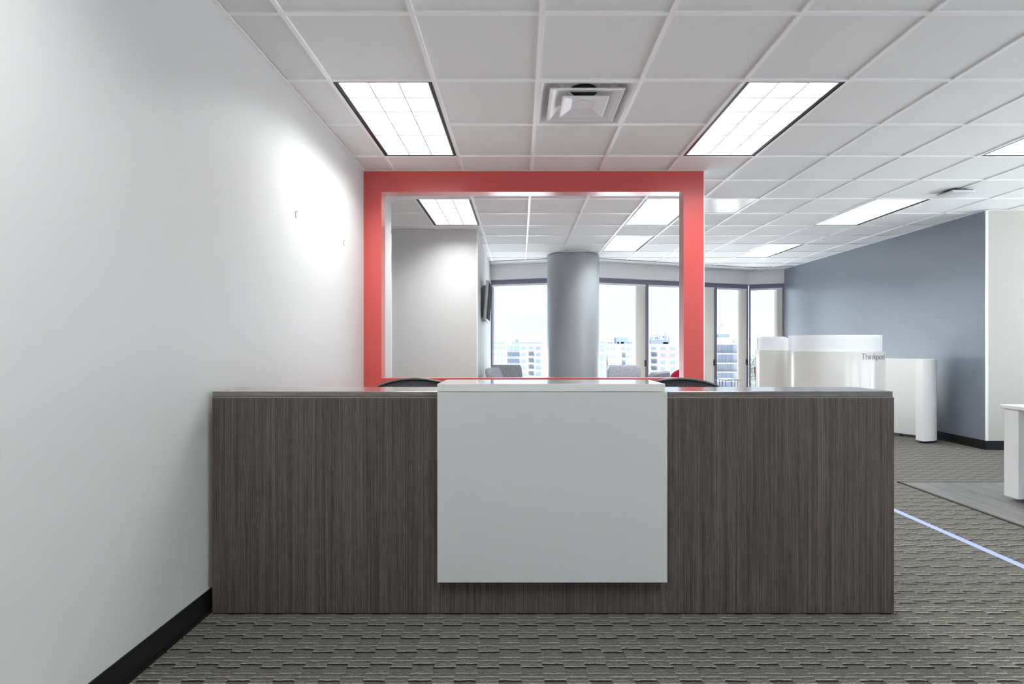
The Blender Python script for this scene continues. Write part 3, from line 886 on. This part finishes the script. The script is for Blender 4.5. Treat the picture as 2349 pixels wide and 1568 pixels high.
# red tub chairs
def make_tub(label):
    t = thing('tub_chair', label, 'armchair', (0,0,0), 0, 'raspberry red chairs by the windows')
    b = NB(); n = 28; A = []
    for k in range(n+1):
        a = R(-40) + R(260)*k/n; u = abs(k/n-.5)*2
        h = .84 - .26*u**1.5; r0, r1 = .20, .29 - .03*u
        c, s = math.cos(a), math.sin(a)
        A.append([b.verts.new((r*c, r*s*.95, z)) for r, z in ((r0,.30),(r1-.01,h-.02),(r1+.015,h),(r1+.025,h-.03),(r0+.04,.27))])
    for p, q in zip(A, A[1:]):
        for i in range(5): b.faces.new((p[i], p[(i+1)%5], q[(i+1)%5], q[i]))
    b.faces.new(A[0]); b.faces.new(A[-1][::-1])
    obj('shell', b, M['red_fabric'], t, smooth=True)
    obj('seat', lathe(NB(), [(.18,.28),(.235,.32),(.24,.41),(.20,.44),(.05,.445)], 28), M['red_fabric'], t, smooth=True)
    for k in range(4):
        a = R(45+90*k); c, s = math.cos(a), math.sin(a)
        obj('leg', tube(NB(), [(c*.12,s*.12,.30),(c*.23,s*.23,0)], .009, 8), M['steel'], t, smooth=True)
    return t
tb = make_tub('raspberry red tub chair peeking out left of the red frame post')
tb.location = (2.80, 8.75, 0); tb.rotation_euler = (0, 0, R(-30)); tb.scale = (.88, .88, .98)
dup(tb, (4.47, 9.25, 0), R(70), 'raspberry red tub chair mostly hidden behind the white curved booth')

# round glass table with a booklet
t = thing('glass_table', 'small round glass table on dark wire legs by the windows', 'table', (3.57, 8.85, 0))
obj('table_top', lathe(NB(), [(.228,.607),(.232,.611),(.228,.615)], 48), glass_mat('table_glass', (.90,.97,.97), 0.0, 1.5, 0.3, (214, 236, 238)), t, smooth=True)
for k in range(3):
    a = R(120*k+20)
    p = lambda r, da, z: (r*math.cos(a+da), r*math.sin(a+da), z)
    obj('leg', tube(NB(), [p(.15,-.55,.605), p(.12,0,.005), p(.15,.55,.605)], .005, 8), M['dark_wire'], t, smooth=True)
obj('hub', lathe(NB(), [(.03,.598),(.03,.606)], 20), M['steel'], t, smooth=True)
t = thing('booklet', 'white booklet lying on the round glass table', 'booklet', (3.565, 8.85, .615), R(8))
obj('pages', box(NB(), -.105, .105, -.14, .14, .0, .016), M['white_top'], t)
obj('cover', box(NB(), -.108, .108, -.143, .143, .016, .019), M['white_matt'], t)

# ================================================================ TELEVISION
t = thing('television', 'flat television on a bracket beside the window, seen edge on', 'television', (XG+.002, 7.95, 1.86))
def Y_tilt(b): bmesh.ops.rotate(b, verts=b.verts[:], cent=(.075, 0, 0), matrix=Matrix.Rotation(R(4.5), 3, 'Y')); return b
obj('body', Y_tilt(box(NB(), .055, .098, -.46, .46, -.285, .285, .008, 2)), M['tv_body'], t, smooth=True)
obj('screen', Y_tilt(box(NB(), .097, .1, -.445, .445, -.265, .27)), M['tv_screen'], t)
obj('speaker_bar', Y_tilt(box(NB(), .06, .096, -.35, .35, -.302, -.285, .004, 1)), M['tv_body'], t)
wp = obj('wall_plate', box(NB(), 0, .012, -.28, .28, -.19, .21), M['mount'], t)
for y in (-.2, .2): obj('bracket_arm', box(NB(), .012, .066, y-.015, y+.015, -.22, .24), M['mount'], wp)

# ================================================================ CURVED WHITE BOOTHS
V2 = lambda *p: [Vector(q) for q in p]
pt = thing('booth', 'curved glossy white booth with dark lettering and a frosted screen on top', 'booth', (3.95, 6.7, 0))
path = catmull(V2((4.572,6.50),(4.30,6.43),(4.00,6.42),(3.76,6.47),(3.63,6.60),(3.59,6.76),(3.60,6.92)), 8)
obj('curved_wall', ribbon(NB(), path, .05, .03, 1.122), M['pod'], pt, world=True, smooth=True)
obj('plinth', ribbon(NB(), path, .03, 0, .03), M['chair_black'], pt, world=True)
obj('frosted_screen', ribbon(NB(), [p + Vector((0,.01)) for p in path[1:]], .012, 1.122, 1.328), M['acrylic'], pt, world=True, smooth=True)
# lettering on the right of the front face
tcv = bpy.data.curves.new('lettering', 'FONT'); tcv.body = 'Thinkpod'; tcv.size = .118; tcv.extrude = .001; tcv.offset = -.0022
to = bpy.data.objects.new('tmp_text', tcv); C.objects.link(to)
bpy.context.view_layer.update()
dg = bpy.context.evaluated_depsgraph_get()
tme = bpy.data.meshes.new_from_object(to.evaluated_get(dg)); bpy.data.objects.remove(to)
tme.materials.clear(); tme.materials.append(M['ink'])
xs = [v.co.x for v in tme.vertices]; wtxt = max(xs)-min(xs)
tw = .335; capy = max(v.co.y for v in tme.vertices)
pA, pB = Vector((4.572,6.50)), Vector((4.30,6.43))
fr_face = [p + Vector(((path[min(i+1,len(path)-1)]-path[max(i-1,0)]).normalized().y, -(path[min(i+1,len(path)-1)]-path[max(i-1,0)]).normalized().x))*.0 for i, p in enumerate(path)]
cum = [0]
for p, q in zip(path, path[1:]): cum.append(cum[-1]+(q-p).length)
def on_front(s):
    """point on the outer face, s metres from the right end"""
    for i in range(len(path)-1):
        if cum[i+1] >= s:
            u = (s-cum[i])/(cum[i+1]-cum[i]); p = path[i].lerp(path[i+1], u); d = (path[i+1]-path[i]).normalized()
            n = Vector((-d.y, d.x))
            if n.y > 0: n = -n
            return p + n*.0262, n
mnx = min(xs)
for v in tme.vertices:
    s = .024 + tw - (v.co.x-mnx)/wtxt*tw
    p, n = on_front(s)
    v.co = Vector((p.x + n.x*v.co.z, p.y + n.y*v.co.z, 1.023 + v.co.y*.074/capy))
lt = obj('lettering', tme, None, pt, world=True, label='thin dark grey lettering')
# second lobe of the booth group, farther left
pt = thing('booth', 'smaller curved white booth wall at the left with a sloping frosted screen', 'booth', (3.5, 7.3, 0))
path2 = catmull(V2((3.98,7.16),(3.78,7.05),(3.60,7.03),(3.44,7.11),(3.37,7.28),(3.46,7.52),(3.58,7.8)), 8)
obj('curved_wall', ribbon(NB(), path2, .05, .03, 1.130), M['pod'], pt, world=True, smooth=True)
obj('plinth', ribbon(NB(), path2, .03, 0, .03), M['chair_black'], pt, world=True)
ps = [p for p in path2[2:]]
obj('frosted_screen', ribbon(NB(), ps, .012, 1.130, [1.318 - .42*max(0, p.x-3.59) if p.y < 7.3 else 1.318 for p in ps]), M['acrylic'], pt, world=True, smooth=True)
# rear booth with the rounded end post
pt = thing('booth', 'white booth end with a rounded full-height post near the blue-grey wall', 'booth', (5.0, 6.8, 0))
path3 = catmull(V2((5.185,6.66),(5.06,6.86),(4.93,7.04),(4.74,7.22),(4.50,7.34),(4.25,7.42)), 8)
obj('curved_wall', ribbon(NB(), path3, .05, .035, 1.024), M['white_matt'], pt, world=True, smooth=True)
post = [(4.905,6.295)] + [(4.905+.312*math.sin(R(a))**1.0, 6.54-.245*math.cos(R(a))) for a in (12,24,36,48,60,72,84,90)] + [(5.215,6.60),(4.905,6.41)]
obj('end_post', prism(NB(), post, .03, 1.027), M['white_matt'], pt, world=True, smooth=True)
obj('clear_screen', ribbon(NB(), path3[9:40], .008, 1.024, 1.222), M['clear_acrylic'], pt, world=True, smooth=True)
for x, y in ((4.96,6.38),(5.13,6.46),(5.06,6.86),(4.93,7.03),(4.5,7.33)):
    obj('foot', lathe(NB(), [(.03,0),(.03,.012),(.014,.014),(.014,.036)], 14, (x, y)), M['chair_black'], pt, world=True, smooth=True)

# ================================================================ WHITE TABLE AT THE RIGHT
t = thing('white_table', 'white panel-legged table cut off by the right edge of the picture', 'table', (4.4, 3.5, 0))
TX0, TX1, TY0, TY1 = 3.745, 5.15, 2.95, 4.035
obj('table_top', box(NB(), TX0, TX1, TY0, TY1, .709, .736, .0015, 1), M['white_matt'], t, world=True)
for (a, c) in ((TX0+.012, TX0+.19), (TX1-.19, TX1-.012)):
    for (d, e) in ((3.898, 4.014), (TY0+.02, TY0+.136)):
        l = obj('leg', box(NB(), a, c, d, e, .035, .709), M['white_matt'], t, world=True)
        for yy in (d+.02, e-.02):
            obj('foot', lathe(NB(), [(.02,0.0065),(.02,.016),(.008,.018),(.008,.036)], 12, ((a+c)/2+.05, yy)), M['chair_black'], l, world=True)
obj('apron', box(NB(), TX0+.19, TX1-.19, 3.95, 3.97, .60, .709), M['white_matt'], t, world=True)
obj('apron', box(NB(), TX0+.19, TX1-.19, 2.98, 3.0, .60, .709), M['white_matt'], t, world=True)

# blue tape on the carpet
tag(obj('floor_tape', box(NB(), 2.692, 2.741, YB+.02, 5.2, .0, .0015), M['tape']), 'pale blue tape line stuck along the carpet at the right', 'tape')

# ================================================================ OUTSIDE
tag(obj('ground_outside', box(NB(), -900, 900, -900, 1500, -26, -25), M['ground']), 'pale street level far below the windows', None, None, 'structure')
def WX(px, Y): return (px-CX)*Y/FPX
def WZ(py, Y): return CAMZ-(py-CY)*Y/FPX
WINC = {}
def win_mesh(w, h, m='bglass'):
    k = (round(w,2), round(h,2), m)
    if k not in WINC:
        WINC[k] = mesh_from('window', box(NB(), -w/2, w/2, -.12, .05, -h/2, h/2), M[m])
    return WINC[k]
def facade(t, Y, cols, rows, hpx):
    """cols: (px centre, px width[, balcony]) ; rows: list of py centres"""
    base = t.location
    for py in rows:
        for cc in cols:
            px, w = cc[0], cc[1]; s = Y/FPX
            hh = (cc[3] if len(cc) > 3 else hpx)*s
            o = bpy.data.objects.new('window', win_mesh(w*s, hh)); C.objects.link(o); o.parent = t
            o.location = (WX(px, Y)-base.x, Y-base.y, WZ(py, Y)-base.z)
            if len(cc) > 2 and cc[2]:
                b = NB(); zz = WZ(py, Y)-base.z - hh*.75; x = WX(px, Y)-base.x; h = w*s*.62
                box(b, x-h, x+h, Y-base.y-1.3, Y-base.y, zz-.12-hh*.35, zz-hh*.3)
                obj('balcony', b, M['bwhite'], t)
                b = NB()
                for q in range(7): 
                    xx = x-h+2*h*q/6; box(b, xx-.03, xx+.03, Y-base.y-1.28, Y-base.y-1.22, zz-hh*.3, zz+.25*hh)
                box(b, x-h, x+h, Y-base.y-1.29, Y-base.y-1.21, zz+.25*hh, zz+.25*hh+.08)
                obj('railing', b, M['bwhite'], t)
def building(label, px0, px1, ptop, Y, depth=14):
    x0, x1 = WX(px0, Y), WX(px1, Y)
    t = thing('apartment_building', label, 'building', ((x0+x1)/2, Y+depth/2, -25))
    b = NB(); box(b, x0, x1, Y, Y+depth, -25, WZ(ptop, Y))
    obj('wall', b, M['bwhite'], t, world=True)
    return t
def bpart(t, name, px0, px1, py0, py1, Y, m, dep=.3):
    return obj(name, box(NB(), WX(px0,Y), WX(px1,Y), Y-dep, Y+.01, WZ(py1,Y), WZ(py0,Y)), M[m], t, world=True)
# block left of the column
Y1 = 240
t = building('white apartment block seen through the window left of the column', 1100, 1250, 788, Y1)
rows = [797.4+14.9*i for i in range(7)]
facade(t, Y1, [(1134.7,4.2),(1142.7,4),(1150.6,3.6),(1158.8,4)], rows, 6.8)
for i, py in enumerate(rows):
    for px in (1170.3, 1184.2):
        o = bpy.data.objects.new('window', win_mesh(12.6*Y1/FPX, 12.6*Y1/FPX)); C.objects.link(o); o.parent = t
        o.location = (WX(px,Y1)-t.location.x, Y1-t.location.y, WZ(py+1.4,Y1)+25)
    bpart(t, 'balcony', 1163, 1191.5, py+8.2, py+9.6, Y1, 'bwhite', 1.2)
facade(t, Y1, [(1201,10),(1217.8,10,True),(1234,10.6),(1246,1.6)], rows, 6.6)
bpart(t, 'wall_panel', 1239.5, 1246.8, 794, 801.5, Y1, 'bpink', .08); bpart(t, 'wall_panel', 1228, 1247, 823, 862, Y1, 'bgrey', .06)
bpart(t, 'wall_panel', 1195, 1206, 844, 852, Y1, 'bpink', .08)
for a, c in ((1131,1158),(1174,1189),(1190,1206),(1208,1226),(1228,1242)):
    bpart(t, 'roof_plant', a, c, 784.6, 788.2, Y1+3, 'broof', 3)
bpart(t, 'roof_hut', 1182.5, 1188.8, 777.8, 788.2, Y1+6, 'broof', 3)
# wing seen right behind the column's edge
Y2 = 205
t = building('white apartment block seen between the column and the first mullion', 1246, 1456, 788, Y2, 16)
rows = [798.5+17.7*i for i in range(6)]
bpart(t, 'stair_tower', 1252, 1389, 786, 940, Y2-2, 'bwhite', 2)
facade(t, Y2-4.02, [(1381,11.5,False,13)], [797.5, 819, 839, 859], 13)
facade(t, Y2, [(1394.5,2.4),(1403.5,2.4),(1408.6,2.2),(1422.3,1.8),(1429.6,7,True),(1441,4.2,False,9),(1449,3)], rows, 7.4)
bpart(t, 'roof_hut', 1409, 1436, 774.3, 788.5, Y2+5, 'broof', 4)
for a, c in ((1376,1388),(1395,1404),(1415,1419),(1423,1430),(1440,1450)):
    bpart(t, 'roof_plant', a, c, 784, 788.3, Y2+2, 'broof', 1)
obj('antenna', tube(NB(), [(WX(1422.5,Y2),Y2+4,2), (WX(1422.5,Y2),Y2+4,WZ(746,Y2))], .05, 6), M['broof'], t, world=True)
# block with the pink panel
Y3 = 228
t = building('white apartment block with a pink panel and rooftop aerials', 1462, 1640, 788.5, Y3)
rows = [798.3+15.6*i for i in range(6)]
facade(t, Y3, [(1499.6,11.6,True),(1520.7,11.6),(1543,12),(1566,12),(1588,12)], rows, 6.8)
bpart(t, 'wall_panel', 1514.5, 1549.5, 794.5, 819.5, Y3, 'bpink', .06)
for a, c, p, q in ((1490,1530,779,783.5),(1503,1512,773.5,776.5),(1518,1533,784.5,788),(1492,1506,773.5,774.6),(1511,1519,770.5,771.6),(1521,1527,770.5,774.5)):
    bpart(t, 'roof_plant', a, c, p, q+(788.6-q if q > 783 else 0), Y3+4, 'broof', 2)
bpart(t, 'roof_hut', 1490, 1531, 774.6, 788.6, Y3+9, 'bwhite', 4)
bpart(t, 'chimney', 1532, 1538, 773, 788.6, Y3+6, 'bwhite', 2)
for px, py in ((1508.3,757.5),(1525.5,760.5)):
    b = NB(); x = WX(px,Y3+4); z = WZ(py,Y3+4)
    tube(b, [(x,Y3+4,2),(x,Y3+4,z)], .10, 6); tube(b, [(x-.7,Y3+4,z-.1),(x+.7,Y3+4,z-.1)], .08, 6)
    obj('antenna', b, M['broof'], t, world=True)
# stepped building with balconies, right of the red frame
Y4 = 170
t = building('nearer stepped apartment building with white balcony slabs', 1612, 1712, 788, Y4)
bpart(t, 'penthouse', 1630, 1666.5, 774, 788.3, Y4+6, 'bwhite', 5); bpart(t, 'roof_hut', 1640, 1665.5, 766, 774.5, Y4+7, 'broof', 3)
bpart(t, 'penthouse', 1669.5, 1690, 775.5, 788.3, Y4+6, 'bgrey', 4)
for i, py in enumerate((799.5, 821.5, 841.5, 861.5, 881.5)):
    a, c = ((1663,1682), (1648,1673))[i % 2]
    n = 3
    for q in range(n):
        w = (c-a)/n
        o = bpy.data.objects.new('window', win_mesh((w-.8)*Y4/FPX, 15*Y4/FPX)); C.objects.link(o); o.parent = t
        o.location = (WX(a+w*(q+.5),Y4)-t.location.x, Y4-t.location.y, WZ(py,Y4)+25)
    bpart(t, 'wall_panel', *((1646,1661) if i % 2 == 0 else (1675,1682)), py-8, py+8, Y4, 'bgrey', .08)
    bpart(t, 'balcony', 1640, 1694, py+10.2, py+12.2, Y4, 'bwhite', 1.6)
bpart(t, 'balcony', 1640, 1694, 787, 789.6, Y4, 'bwhite', 1.6)
# far towers
Y5 = 420
t = building('slim far tower rising above the stepped building', 1644, 1658.5, 749, Y5)
bpart(t, 'roof_hut', 1653, 1657.5, 737, 749.2, Y5+4, 'bwhite', 3)
facade(t, Y5, [(1651.5,5.6)], [751.5, 760, 768.5], 3)
t = building('far white tower block in the rightmost window', 1714, 1768, 775, 560)
facade(t, 560, [(1721,4.6),(1730.3,3),(1739,4),(1748,4),(1757,4)], [780.3+4.3*i for i in range(6)], 2)
t = building('low white building below the far tower in the rightmost window', 1712, 1760, 806, 200)
facade(t, 200, [(1722.5,4),(1730,4),(1735.5,2)], [824, 832], 5)
# trees below the right window
def tree(label, px, py, Y, r):
    x, z = WX(px, Y), WZ(py, Y)
    t = thing('tree', label, 'tree', (x, Y, -25), 0, 'trees below the windows')
    obj('trunk', tube(NB(), [(0,0,0),(.2,0,8),(0,.1,25+z-r*.3)], [.5,.35,.15], 8), M['bark'], t, smooth=True)
    b = NB(); rnd = random.Random(int(px))
    for i in range(900):
        u = Vector((rnd.gauss(0,1), rnd.gauss(0,1), rnd.gauss(0,1))).normalized()*r*rnd.uniform(.45,1)*(.8+.3*rnd.random())
        c = u + Vector((0,0,25+z)); s = rnd.uniform(.16,.34)*r*.35
        a = Vector((rnd.uniform(-1,1), rnd.uniform(-1,1), rnd.uniform(-1,1))).normalized(); d = a.cross(Vector((.3,.5,.8))).normalized()
        v = [b.verts.new(c + a*s), b.verts.new(c + d*s*.5), b.verts.new(c - a*s), b.verts.new(c - d*s*.5)]
        b.faces.new(v)
    f = obj('foliage', b, M['leaf'], t); f['kind'] = 'stuff'
tree('pale tree below the rightmost window, nearest the booth', 1733, 845, 115, 3.2)
tree('pale tree below the rightmost window, beside the corner mullion', 1723, 868, 100, 3.0)
